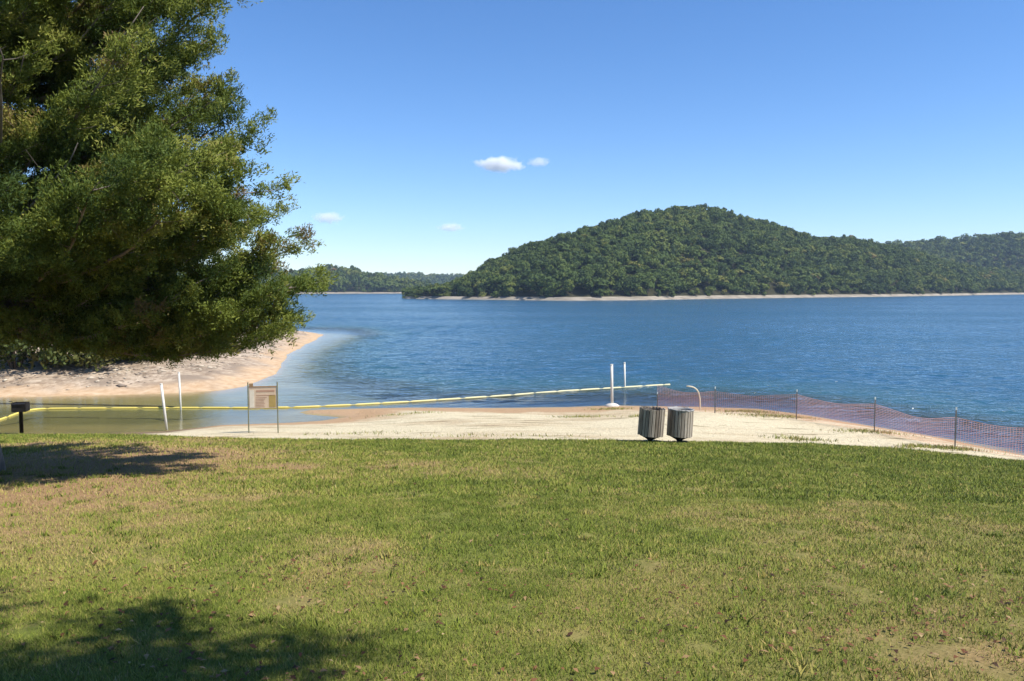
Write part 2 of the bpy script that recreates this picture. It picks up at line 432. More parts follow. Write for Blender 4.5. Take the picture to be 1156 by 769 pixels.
av = np.concatenate([-np.geomspace(12, 0.96, 26), np.linspace(-0.95, 0.95, 520), np.geomspace(0.96, 12, 26)])
ys = np.concatenate([np.geomspace(17, 26, 20)[:-1], np.geomspace(26, 420, 520)[:-1], np.geomspace(420, 4500, 60)])
A_, Y = np.meshgrid(av, ys); X = A_ * Y
D = np.where((np.abs(X + 10) < 160) & (Y < 140), np.maximum(-H(X, Y), 0), 7.0)
wv = np.zeros_like(X); wr_ = np.random.default_rng(17)
for i in range(26):                               # wind chop: many small waves running down the lake
    lam = 0.55 * (3.0 / 0.55) ** (i / 25); th = 2.0 + wr_.normal(0, 0.55); kx, ky = 2 * np.pi / lam * math.cos(th), 2 * np.pi / lam * math.sin(th)
    wob = 1.6 * fbm(X / lam * 0.12 + i, Y / lam * 0.12, 500 + i, 2) * 2 * np.pi
    keepw = sstep(0.0, 1.0, lam / (0.010 * np.maximum(Y, 1)) - 1.0)
    wv += lam * 0.0040 * np.sin(kx * X + ky * Y + wr_.uniform(0, 6.28) + wob) * keepw
cove = sstep(-2.0, -14.0, X) * sstep(44.5, 40.5, Y)
calm = (0.10 + 0.90 * sstep(0.03, 0.75, D)) * (1 - 0.93 * cove)
wv *= calm * (0.55 + 0.9 * fbm(X * 0.02, Y * 0.03, 71, 3)) * (np.abs(A_) < 0.97)
o = mesh_np('water', np.stack([X, Y, wv], -1).reshape(-1, 3), grid_faces(len(ys), len(av)), water_mat, attrs={'depth': D.ravel(), 'wave': calm.ravel()}, smooth=True)
tag(o, kind='structure')

n = 9000
x = rng.uniform(-48, -17, n); y = 38 + rng.uniform(0, 1, n) ** 1.3 * 58
d = poly_sdf(SPIT, x, y); keep = (d > 0.9) & (rng.uniform(0, 1, n) < sstep(0.8, 2.6, d) * sstep(0.40, 0.6, fbm(x * 0.35, y * 0.35, 151, 3)))
x, y = x[keep], y[keep]; n = len(x); r = rng.uniform(0.05, 0.19, n) * (0.6 + 0.9 * rng.uniform(0, 1, n) ** 6)
oct_v = np.array([(1, 0, 0), (0.5, 0.8, 0.1), (-0.6, 0.75, 0), (-1, -0.1, 0.1), (-0.4, -0.85, 0), (0.6, -0.7, 0.1), (0.1, 0.1, 0.8), (0, 0, -0.5)])
oct_f = np.array([(0, 1, 6), (1, 2, 6), (2, 3, 6), (3, 4, 6), (4, 5, 6), (5, 0, 6), (1, 0, 7), (2, 1, 7), (3, 2, 7), (4, 3, 7), (5, 4, 7), (0, 5, 7)])
a = rng.uniform(0, 6.283, n); q = oct_v[None] * rng.uniform(0.7, 1.3, (n, 8, 3)) * r[:, None, None] * np.array([1.4, 1, 0.6])
qx = q[..., 0] * np.cos(a)[:, None] - q[..., 1] * np.sin(a)[:, None] + x[:, None]; qy = q[..., 0] * np.sin(a)[:, None] + q[..., 1] * np.cos(a)[:, None] + y[:, None]; qz = q[..., 2] + H(x, y)[:, None]
k = NT('bank_stone'); stone_mat = k.done(k.bsdf(k.ramp(k.attr('tint'), [(0, (0.18, 0.14, 0.11)), (0.6, (0.36, 0.295, 0.225)), (1, (0.54, 0.46, 0.35))]), 0.9, k.bump(k.noise(9, 4), 0.4, 0.03), spec=0.1))
o = mesh_np('stones', np.stack([qx, qy, qz], -1).reshape(-1, 3), (oct_f[None] + 8 * np.arange(n)[:, None, None]).reshape(-1, 3), stone_mat, attrs={'tint': np.repeat(rng.uniform(0, 1, n), 8)})
tag(o, 'grey and tan stones strewn over the gravel bank', 'stones', kind='stuff')

# ------------------------------------------------------------------ grass blades and fallen leaves
def blades(x, y, h, w, lean=0.6, tint=None, z=None):
    n = len(x); z = H(x, y) if z is None else z
    a = rng.uniform(0, 2 * np.pi, n); b = rng.uniform(0, 2 * np.pi, n)
    ln = h * lean * rng.uniform(0.1, 1.3, n)
    p = np.stack([x, y, z - 0.006], 1)
    s = np.stack([np.cos(a) * w / 2, np.sin(a) * w / 2, a * 0], 1)
    tip = p + np.stack([np.cos(b) * ln, np.sin(b) * ln, h], 1)
    return np.stack([p - s, p + s, tip], 1).reshape(-1, 3), np.repeat(tint, 3)

V, Tn = [], []
for y0, y1, dens, h, w in ((2.6, 6.5, 10000, 0.028, 0.0065), (6.5, 11, 4200, 0.032, 0.010), (11, 17, 1600, 0.045, 0.017), (17, 27.5, 900, 0.05, 0.026)):
    area = (y1 - y0) * (0.72 * (y0 + y1) + 2 * 2.6); n = int(dens * area)
    y = rng.uniform(y0, y1, int(n * 1.6)); hw = 0.72 * y + 2.6; y = y[rng.uniform(0, 0.72 * y1 + 2.6, len(y)) < hw][:n]; n = len(y)
    x = rng.uniform(-1, 1, n) * (0.72 * y + 2.6)
    dr = dryness(x, y)
    clump = fbm(x * 2.6, y * 2.6, 91, 3)
    keep = rng.uniform(0, 1, n) < np.clip(1.12 - 1.05 * dr, 0.12, 1) * sstep(0.22, 0.5, clump + 0.12)
    ed = y - edge_y(x) - 1.0 * (fbm(x * 0.9, y * 0.9, 101, 4) - 0.52)
    keep &= ed < 0
    x, y, dr, clump = x[keep], y[keep], dr[keep], clump[keep]; n = len(x)
    lush = sstep(2, 9, x) * sstep(8, 16, y)
    tint = np.clip(0.205 + 0.40 * dr + 0.42 * (fbm(x * 0.8, y * 0.8, 111, 4) - 0.5) + 0.55 * (fbm(x * 3.1, y * 3.1, 112, 3) - 0.5) + rng.normal(0, 0.14, n) + 0.35 * (rng.uniform(0, 1, n) < 0.08) - 0.02 * lush, 0, 1)
    hh = h * rng.uniform(0.5, 1.5, n) * (0.7 + 0.6 * clump)
    v, t = blades(x, y, hh, w * rng.uniform(0.6, 1.4, n), 0.8, tint); V.append(v); Tn.append(t)
for i in range(420):                              # coarser tufts and broadleaf weeds in the turf
    y0 = math.sqrt(random.uniform(2.8 ** 2, 15 ** 2)); x0 = random.uniform(-0.72, 0.72) * y0; m = random.randint(14, 44); sp = random.uniform(0.03, 0.09)
    x = x0 + rng.normal(0, sp, m); y = y0 + rng.normal(0, sp, m)
    v, t = blades(x, y, rng.uniform(0.03, 0.075, m) * random.uniform(0.7, 1.2), (0.007 + 0.0008 * y0) * rng.uniform(0.8, 1.9, m), 0.9, np.clip(random.choice((0.05, 0.12, 0.2, 0.3, 0.62)) + rng.normal(0, 0.07, m), 0, 1)); V.append(v); Tn.append(t)
# weeds on the sand: little patches by the lawn edge and along the wrack line
for px, py, sx, sy, n in ((905, 496.5, 1.0, 0.2, 420), (1035, 504.5, 0.9, 0.2, 500), (985, 488, 1.2, 0.3, 500), (875, 470, 1.6, 0.35, 700), (655, 471, 1.0, 0.2, 250),
                          (455, 468, 1.6, 0.2, 180), (690, 462, 1.0, 0.25, 300), (725, 470, 0.7, 0.25, 200), (560, 492, 2.5, 0.3, 150), (400, 490, 2.5, 0.3, 150), (845, 465, 1.2, 0.3, 500), (1078, 507, 0.8, 0.3, 500)):
    p = hit(px, py)
    x = p.x + rng.normal(0, sx * 0.5, n); y = p.y + rng.normal(0, sy * 0.9, n)
    ok = H(x, y) > 0.03; x, y = x[ok], y[ok]; m = len(x)
    v, t = blades(x, y, 0.09 * rng.uniform(0.4, 1.4, m), 0.025 * rng.uniform(0.6, 1.4, m), 0.7, np.clip(rng.normal(0.45, 0.2, m), 0, 1)); V.append(v); Tn.append(t)
V = np.concatenate(V); Tn = np.concatenate(Tn)
o = mesh_np('grass', V, np.arange(len(V)).reshape(-1, 3), grass_mat, attrs={'tint': Tn})
tag(o, 'short patchy green and straw grass covering the sloping lawn', 'grass', kind='stuff')

n = 4200
y = np.concatenate([np.sqrt(rng.uniform(2.8 ** 2, 7.0 ** 2, n // 2)), np.sqrt(rng.uniform(2.8 ** 2, 16 ** 2, n - n // 2))]); x = rng.uniform(-0.72, 0.72, n) * y
keep = rng.uniform(0, 1, n) < np.clip(0.15 + 0.9 * sstep(0.48, 0.64, fbm(x * 0.8, y * 0.8, 121, 3)) * sstep(9, 4, y) + 0.25 * sstep(0, 2, x) * sstep(6.5, 4.5, y), 0, 1)
x, y = x[keep], y[keep]; n = len(x)
L = rng.uniform(0.011, 0.027, n) * (1 + 0.02 * y); a = rng.uniform(0, 2 * np.pi, n); cu = rng.uniform(0.1, 0.6, n)
p = np.stack([x, y, lawn_z(x, y) + rng.uniform(0.010, 0.03, n)], 1)
dx = np.stack([np.cos(a), np.sin(a), rng.uniform(-0.3, 0.3, n)], 1) * L[:, None]; dy = np.stack([-np.sin(a), np.cos(a), rng.uniform(-0.3, 0.3, n)], 1) * (L * 0.55)[:, None]
up = np.stack([a * 0, a * 0, L * cu], 1)
v = np.stack([p - dx, p + dy + up - dx * 0.1, p + dx + up * 0.3, p - dy + up + dx * 0.1], 1).reshape(-1, 3)
q = np.arange(len(v)).reshape(-1, 4); f = np.concatenate([q[:, [0, 1, 3]], q[:, [1, 2, 3]]])
o = mesh_np('fallen_leaves', v, f, leaf_litter_mat, attrs={'tint': np.repeat(rng.uniform(0, 1, n), 4)})
tag(o, 'brown and orange fallen leaves scattered over the lawn', 'leaves', kind='stuff')

# ------------------------------------------------------------------ trees
def leaf_tris(P, D, length, width, spread):
    """thin leaf faces at points P pointing roughly along D"""
    n = len(P)
    d = D + rng.normal(0, spread, (n, 3)); d /= np.linalg.norm(d, axis=1)[:, None] + 1e-9
    s = np.cross(d, rng.normal(0, 1, (n, 3))); s /= np.linalg.norm(s, axis=1)[:, None] + 1e-9
    L = length * rng.uniform(0.6, 1.4, n)[:, None]; W = width * rng.uniform(0.6, 1.4, n)[:, None]
    return np.stack([P - d * L * 0.2 , P + d * L * 0.35 + s * W, P + d * L, P + d * L * 0.35 - s * W], 1)

def big_tree(name, base, height, profile, z0, n_limb, mats, leaf, per, label, cat, rise, seed, spots=1.0, clump=0.05, lean=(0, 0), limb_r=0.055, extra=(), dead=0.04):
    global rng
    rng = np.random.default_rng(seed); rr = random.Random(seed)
    root = empty(name, base); tag(root, label, cat)
    tm = MB(); pts = []; rad = []
    for i in range(14):
        t = i / 13
        pts.append((lean[0] * t + 0.10 * math.sin(t * 7 + seed), lean[1] * t + 0.10 * math.cos(t * 5), -0.25 + t * height)); rad.append(max(0.02, 0.27 * height / 14 * (1 - t) ** 0.85 * (1 + 0.5 * math.exp(-t * 22))))
    tm.tube(pts, rad, 14); tm.build('trunk', mats[1], root, True)
    P0 = np.array(pts)
    bm = MB(); LP, LD, LT = [], [], []
    jobs = []
    for i in range(n_limb):
        u = (i + rr.random()) / n_limb; z = z0 + (height * 0.97 - z0) * u ** 1.15
        az = i * 2.39996 + rr.uniform(-0.35, 0.35)
        jobs.append((z, az, profile(z) * rr.choice((0.72, 0.85, 0.95, 1.0, 1.08)) , rise * rr.uniform(0.5, 1.4) * (0.4 + u)))
    jobs += list(extra); pads = dead > 0.1
    for z, az, ln, rs in jobs:
        bare = ln < 0; ln = abs(ln)
        tx = np.interp(z, P0[:, 2], P0[:, 0]); ty = np.interp(z, P0[:, 2], P0[:, 1])
        o = np.array([tx, ty, z]); dr = np.array([math.cos(az), math.sin(az), 0.0]); m = max(4, int(ln / 0.3))
        cur = rr.uniform(-0.12, 0.12); path = []
        for q in range(m + 1):
            t = q / m; sd = np.array([-dr[1], dr[0], 0]) * (cur * ln * t * t * 2)
            path.append(o + dr * ln * t + sd + np.array([0, 0, ln * (rs * t - (0.09 if pads else 0.168) * math.sin(t * math.pi) + 0.10 * t ** 3)]) + np.array([rr.gauss(0, 0.02) for _ in range(3)]))
        path = np.array(path)
        bm.tube([tuple(p) for p in path], [max(0.006, limb_r * (ln / 5) ** 0.6 * (1 - q / m) ** 0.8 + 0.004) for q in range(m + 1)], 6)
        ltint = rr.gauss(0, 0.10)
        t = 0.22
        while t < 1.0:
            k = t * m; i0 = min(int(k), m - 1); p = path[i0] + (path[i0 + 1] - path[i0]) * (k - i0)
            tang = path[i0 + 1] - path[i0]; tang /= np.linalg.norm(tang)
            side = np.array([-tang[1], tang[0], 0]) * rr.choice((-1, 1))
            bd = tang * rr.uniform(0.5, 1.0) + side * rr.uniform(0.2, 1.0) + np.array([0, 0, rr.uniform(-0.25, 0.55)])
            if pads: bd[2] *= 0.55
            bd /= np.linalg.norm(bd); bl = (1.15 if pads else 1.0) * rr.uniform(0.35, 0.95) * (0.55 + 0.6 * (1 - t)) * (0.5 + ln / 8)
            e = p + bd * bl + np.array([0, 0, 0.12 * bl])
            if rr.random() < 0.6 and not (pads and min(p[2], e[2]) < 2.0): bm.tube([tuple(p), tuple((p + e) / 2 + np.array([0, 0, -0.02])), tuple(e)], [0.010, 0.007, 0.003], 4, cap=False)
            ns = int((4 + bl * 15) * spots)
            if ns and rr.random() > dead and not bare and not (pads and min(p[2], e[2]) < 2.0):
                tt = rng.uniform(0.1, 1.1, ns) ** 0.7
                q = p + (e - p) * tt[:, None] + rng.normal(0, 1, (ns, 3)) * np.array([0.10, 0.10, 0.07]) * (0.35 + tt[:, None])
                od = q - (p + e) / 2 + bd * 0.5 + np.array([0, 0, 0.35])
                q = np.repeat(q, per, 0) + rng.normal(0, clump, (ns * per, 3))
                LP.append(q); LD.append(np.repeat(od, per, 0) / 0.6)
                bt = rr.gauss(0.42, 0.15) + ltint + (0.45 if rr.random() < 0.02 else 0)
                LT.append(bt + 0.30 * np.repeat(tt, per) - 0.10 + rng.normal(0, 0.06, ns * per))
            t += rr.uniform(0.10, 0.22) / ln
    bm.build('branches', mats[1], root, True)
    P = np.concatenate(LP); Dv = np.concatenate(LD); Tt = np.clip(np.concatenate(LT), 0, 1)
    v = leaf_tris(P, Dv, leaf[0], leaf[1], leaf[2]).reshape(-1, 3)
    f = np.arange(len(v)).reshape(-1, 4)
    mesh_np('crown', v, f, mats[0], root, attrs={'tint': np.repeat(Tt, 4)})
    print(name, len(f), 'leaves')
    return root

cx_, cy_ = -9.75, 14.3
cz_ = float(lawn_z(np.array([cx_]), np.array([cy_]))[0])
def cedar_profile(z):
    return float(np.interp(z, [0, 1.8, 3.0, 4.2, 5.2, 6.0, 7.4, 9.5, 12, 14.6, 15.5], [3.4, 4.8, 5.4, 4.95, 4.65, 4.45, 4.15, 3.3, 2.1, 0.8, 0.3]))
ex = [(3.0, R(-3), 5.45, 0.09), (2.9, R(7), 5.35, 0.08), (6.75, R(-2), 5.0, 0.15), (3.0, R(2), 5.9, -0.04), (3.1, R(3), 6.1, -0.05), (2.9, R(14), 5.7, -0.02), (3.0, R(-12), 5.3, 0.0), (2.8, R(-25), 5.1, 0.03), (2.8, R(30), 5.2, 0.0)]
for i in range(9): ex.append((random.uniform(3.3, 4.6), R(-18 - 5.2 * i), random.uniform(5.6, 6.2), random.uniform(0.02, 0.12)))
ex += [(3.35, R(-6), 5.2, -0.22), (3.3, R(1), 5.5, -0.25), (3.5, R(9), 5.3, -0.24), (3.4, R(-15), 5.0, -0.22), (4.2, R(-2), 5.1, -0.20), (3.9, R(5), 5.2, -0.22), (3.2, R(20), 5.1, -0.20), (4.6, R(-9), 5.0, -0.18), (4.9, R(3), 5.1, -0.16), (3.0, R(12), 5.3, -0.20)]
ex += [(6.3, R(-8), 4.3, 0.14), (6.9, R(6), 4.3, 0.14), (7.5, R(-3), 4.2, 0.14), (8.0, R(9), 4.0, 0.15), (7.2, R(-14), 4.2, 0.13), (5.7, R(2), 4.5, 0.13)]
for i in range(12): ex.append((random.uniform(3.6, 8.6), R(random.uniform(-75, -25)), -random.uniform(4.2, 5.4), random.uniform(0.05, 0.4)))
for i in range(18):
    zq = 3.4 + 5.2 * i / 17; ex.append((zq, R(random.uniform(-38, 38)), cedar_profile(zq) * random.uniform(0.86, 1.04), 0.14 * random.uniform(0.6, 1.4)))
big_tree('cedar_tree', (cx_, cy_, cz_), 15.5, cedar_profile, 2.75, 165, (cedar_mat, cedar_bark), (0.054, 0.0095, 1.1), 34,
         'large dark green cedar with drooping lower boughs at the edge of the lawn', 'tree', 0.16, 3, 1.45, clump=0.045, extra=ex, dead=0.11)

bx_, by_ = 2.75, -0.80
bz_ = float(lawn_z(np.array([bx_]), np.array([by_]))[0])
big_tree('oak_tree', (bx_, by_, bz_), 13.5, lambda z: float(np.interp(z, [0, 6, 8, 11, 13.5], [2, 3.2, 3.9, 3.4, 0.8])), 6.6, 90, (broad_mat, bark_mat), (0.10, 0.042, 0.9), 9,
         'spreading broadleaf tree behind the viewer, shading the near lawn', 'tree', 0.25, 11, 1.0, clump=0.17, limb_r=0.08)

# broadleaf shrubs on the gravel bank
def shrub(px, y, hgt, wid, seed, label, tint):
    global rng
    rng = np.random.default_rng(seed); rr = random.Random(seed)
    x = (px - CX) / F * y; z = float(H(np.array([x]), np.array([y]))[0])
    root = empty('bank_shrub', (x, y, z)); tag(root, label, 'shrub', 'leafy shrubs on the gravel bank')
    sm = MB(); LP, LD = [], []
    for i in range(9):
        a = i * 2.4 + rr.random(); l = rr.uniform(0.2, 0.5) * wid; top = (math.cos(a) * l, math.sin(a) * l, hgt * rr.uniform(0.6, 0.95))
        sm.tube([(0.1 * math.cos(a), 0.1 * math.sin(a), -0.2), (top[0] * 0.4, top[1] * 0.4, top[2] * 0.5), top], [0.06, 0.04, 0.012], 6)
    sm.build('stems', bark_mat, root, True)
    for i in range(46):
        a = rr.uniform(0, 6.283); r = wid * 0.5 * math.sqrt(rr.random()); zz = hgt * rr.uniform(0.12, 1.0); r *= math.sqrt(max(0.05, 1 - (zz / hgt * 1.0 - 0.35) ** 2 * 1.6))
        c = np.array([math.cos(a) * r, math.sin(a) * r, zz]); n = 130
        q = c + rng.normal(0, 1, (n, 3)) * np.array([0.42, 0.42, 0.26]) * (0.5 + 0.12 * wid)
        LP.append(q); LD.append(rng.normal(0, 1, (n, 3)))
    P = np.concatenate(LP); v = leaf_tris(P, np.concatenate(LD), 0.22, 0.085, 0.6).reshape(-1, 3)
    nt = len(P); tt = np.clip(tint + np.repeat(rng.normal(0, 0.16, 46), 130) + rng.normal(0, 0.1, nt), 0, 1)
    mesh_np('crown', v, np.arange(len(v)).reshape(-1, 4), broad_mat, root, attrs={'tint': np.repeat(tt, 4)})
shrub(95, 43.5, 3.9, 4.4, 201, 'pale yellowish leafy shrub half hidden under the cedar boughs', 0.72)
shrub(15, 43.0, 4.6, 5.0, 202, 'dark leafy shrub on the gravel bank nearest the charcoal grill', 0.35)
shrub(150, 45.5, 3.2, 3.6, 203, 'mid green leafy shrub on the bank behind the leaning white pole', 0.50)
shrub(195, 51.0, 4.6, 5.0, 205, 'rounded leafy shrub standing highest on the bank, behind the slim white pole', 0.42)
shrub(-70, 43.5, 5.2, 5.5, 204, 'tall leafy shrub at the outer left end of the gravel bank', 0.45)

# ------------------------------------------------------------------ far hills and their woods
def profile_px(pts, px):
    p = np.array(pts, float); return np.interp(px, p[:, 0], p[:, 1])

def hill(shore_pts, ridge_pts, back, tree_h, px0, px1, seed, spacing, ntri, name_bits, flat=0.0, tri=0.62):
    global rng
    rng = np.random.default_rng(seed)
    pxs = np.linspace(px0, px1, 260)
    def surf(px, t):
        a = (px - CX) / F; ys = profile_px(shore_pts, px); bk = profile_px(back, px); Yd = ys + bk * t
        yr = ys + bk; zr = np.maximum(CAM_Z + (HORIZON - profile_px(ridge_pts, px)) / F * yr - tree_h * (1.30 if seed == 301 else 0.95), 2.6)
        sh = sstep(0, 0.055, t) * 1.25
        up = np.where(t < 1, np.sin(np.clip(t - 0.05, 0, 1) / 0.95 * np.pi / 2) ** 1.05, 1 - (t - 1) * 0.8)
        z = sh - 0.35 * (t < 0.002) + np.maximum(zr - 1.5, 0.5) * up
        X = a * Yd
        z = z + 3.2 * (fbm(X * 0.03, Yd * 0.03, seed, 3) - 0.5) * sstep(0.1, 0.3, t)
        return X, Yd, z
    tA = np.concatenate([[-0.03], np.linspace(0, 0.055, 5)]); tB = np.linspace(0.055, 1.9, 50)
    for nm, tt, mt in (('shore', tA, shore_mat), ('hill', tB, floor_mat)):
        PX, TT = np.meshgrid(pxs, tt); jag = (fbm(PX * 0.05, TT * 0 + seed, 7, 4) - 0.5) * 0.03
        X, Yd, z = surf(PX, np.maximum(TT, 0) + jag * 0); z = np.where(TT < 0, -1.0, z)
        Yd = np.where(TT < 0, Yd - 3, Yd)
        o = mesh_np(nm, np.stack([X, Yd, z], -1).reshape(-1, 3), grid_faces(len(tt), len(pxs)), mt, smooth=True); tag(o, kind='structure')
    # trees on a jittered grid
    ymin, ymax = min(p[1] for p in shore_pts), max(p[1] for p in shore_pts) + max(p[1] for p in back) * 1.3
    xmin, xmax = (px0 - CX) / F * ymax, (px1 - CX) / F * ymax
    xmin = min(xmin, (px0 - CX) / F * ymin)
    gx, gy = np.meshgrid(np.arange(xmin, xmax, spacing), np.arange(ymin, ymax, spacing))
    gx = gx.ravel() + rng.uniform(-0.45, 0.45, gx.size) * spacing; gy = gy.ravel() + rng.uniform(-0.45, 0.45, gy.size) * spacing
    px = gx / gy * F + CX; ys = profile_px(shore_pts, px); bk = profile_px(back, px); t = (gy - ys) / bk
    ok = (px > px0) & (px < px1) & (t > 0.05 + 0.015 * rng.uniform(0, 1, len(t))) & (t < 1.22)
    px, t = px[ok], t[ok]; X, Yd, z = surf(px, t); n = len(X)
    # a small set of crowns, each of leaf clumps over a few lobes
    protos = []
    for k in range(9):
        nl = rng.integers(5, 9); cen = []; rad = []
        for j in range(nl):
            an = j * 2.4 + rng.uniform(0, 1); r = rng.uniform(0.0, 0.30)
            cen.append((math.cos(an) * r, math.sin(an) * r, rng.uniform(0.30, 0.78))); rad.append(rng.uniform(0.16, 0.27))
        cen = np.array(cen); rad = np.array(rad); w = rng.integers(0, nl, ntri)
        d = rng.normal(0, 1, (ntri, 3)); d[:, 2] = np.abs(d[:, 2]) * 0.9 - 0.25; d /= np.linalg.norm(d, axis=1)[:, None]
        P = cen[w] + d * rad[w][:, None] * np.array([1, 1, 0.85]) * rng.uniform(0.75, 1.08, (ntri, 1))
        nn = d + rng.normal(0, 0.45, (ntri, 3)); nn /= np.linalg.norm(nn, axis=1)[:, None]
        a = np.cross(nn, rng.normal(0, 1, (ntri, 3))); a /= np.linalg.norm(a, axis=1)[:, None]; b = np.cross(nn, a)
        s = 0.066 * rng.uniform(0.6, 1.5, (ntri, 1)) * (300 / ntri) ** 0.5
        tr = np.stack([P + a * s, P - a * s * 0.5 + b * s * 0.87, P - a * s * 0.5 - b * s * 0.87], 1)
        protos.append((tr.reshape(-1, 3), np.repeat(rng.normal(0, 0.06, ntri), 3)))
    m = int((px1 - px0) * 1.1 * np.mean([q[1] for q in shore_pts]) / F / 2.4)           # low growth at the foot of the wood
    pf = rng.uniform(px0, px1, m); tf = rng.uniform(0.046, 0.13, m); xf, yf, zf = surf(pf, tf)
    X = np.concatenate([X, xf]); Yd = np.concatenate([Yd, yf]); z = np.concatenate([z, zf - 1.3]); foot = np.arange(n + m) >= n; n += m
    V, A = [], []
    th = tree_h * rng.uniform(0.6, 1.25, n); wid = tree_h * tri * rng.uniform(0.6, 1.35, n) * 1.15
    base = 0.38 + 0.26 * (fbm(X * 0.025, Yd * 0.025, seed + 5, 3) - 0.5) + rng.normal(0, 0.12, n)
    base = base + np.where(rng.uniform(0, 1, n) < 0.035, 0.32, 0)
    pine = rng.uniform(0, 1, n) < 0.18; base = np.where(pine, 0.10, base); wid = np.where(pine, wid * 0.75, wid)
    th = np.where(foot, rng.uniform(4.2, 7.0, n), th); wid = np.where(foot, rng.uniform(2.2, 4.0, n), wid)
    if seed == 301: th = th * np.interp(np.concatenate([px, pf]), [457, 530], [0.40, 1.0])
    rot = rng.uniform(0, 6.283, n); kind = rng.integers(0, len(protos), n)
    for i in range(n):
        p, ta = protos[kind[i]]; c, s = math.cos(rot[i]), math.sin(rot[i])
        q = np.empty_like(p)
        q[:, 0] = (p[:, 0] * c - p[:, 1] * s) * wid[i] * 1.5 + X[i]; q[:, 1] = (p[:, 0] * s + p[:, 1] * c) * wid[i] * 1.5 + Yd[i]; q[:, 2] = p[:, 2] * th[i] + z[i] - 0.2
        V.append(q); A.append(np.clip(base[i] + ta, 0, 1))
    V = np.concatenate(V); A = np.concatenate(A)
    # low growth that closes the foot of the wood down to the shore
    o = mesh_np('forest', V, np.arange(len(V)).reshape(-1, 3), forest_mat, attrs={'tint': A})
    tag(o, name_bits, 'forest', kind='stuff')
    print('forest', n, 'trees', len(V) // 3)

hill([(440, 385), (462, 374), (540, 350), (640, 322), (720, 334), (800, 372), (900, 420), (1000, 468), (1080, 540), (1156, 640), (1400, 760)],
     [(440, 336), (462, 330), (480, 323), (500, 316), (520, 305), (540, 295), (560, 285), (580, 276), (600, 268), (620, 262), (640, 256), (660, 252), (690, 243), (720, 236), (750, 231),
      (770, 228), (790, 229), (810, 232), (830, 239), (860, 245), (880, 251), (900, 256), (912, 264), (940, 265), (960, 264), (980, 267), (1000, 271), (1030, 278), (1060, 288), (1100, 297), (1156, 303), (1400, 300)],
     [(440, 40), (480, 70), (560, 110), (760, 150), (1000, 140), (1156, 110), (1400, 120)], 8.2, 457, 1380, 301, 4.5, 340,
     'mixed green wood covering the big rounded hill across the lake')
hill([(900, 720), (1400, 820)], [(900, 300), (960, 285), (1000, 275), (1040, 272), (1060, 270), (1090, 267), (1120, 264), (1140, 263), (1160, 264), (1250, 262), (1400, 270)],
     [(900, 200), (1400, 220)], 12.0, 930, 1380, 302, 8.0, 150, 'hazier wooded ridge rising behind the right shoulder of the big hill')
hill([(-400, 640), (340, 690), (440, 720), (520, 760)], [(-400, 290), (200, 296), (330, 306), (355, 302), (375, 299), (386, 298), (400, 301), (412, 306), (425, 309), (440, 312), (460, 316), (480, 321), (520, 326)],
     [(-400, 130), (520, 110)], 11.0, -250, 490, 303, 7.0, 150, 'low wooded hill across the water between the cedar and the big hill')
hill([(300, 1250), (620, 1300)], [(300, 306), (420, 309), (445, 308), (465, 307.5), (490, 309), (520, 310), (620, 315)],
     [(300, 220), (620, 220)], 13.0, 330, 600, 304, 10.0, 90, 'faint blue wooded ridge low on the horizon between the two nearer hills')
rng = np.random.default_rng(99)

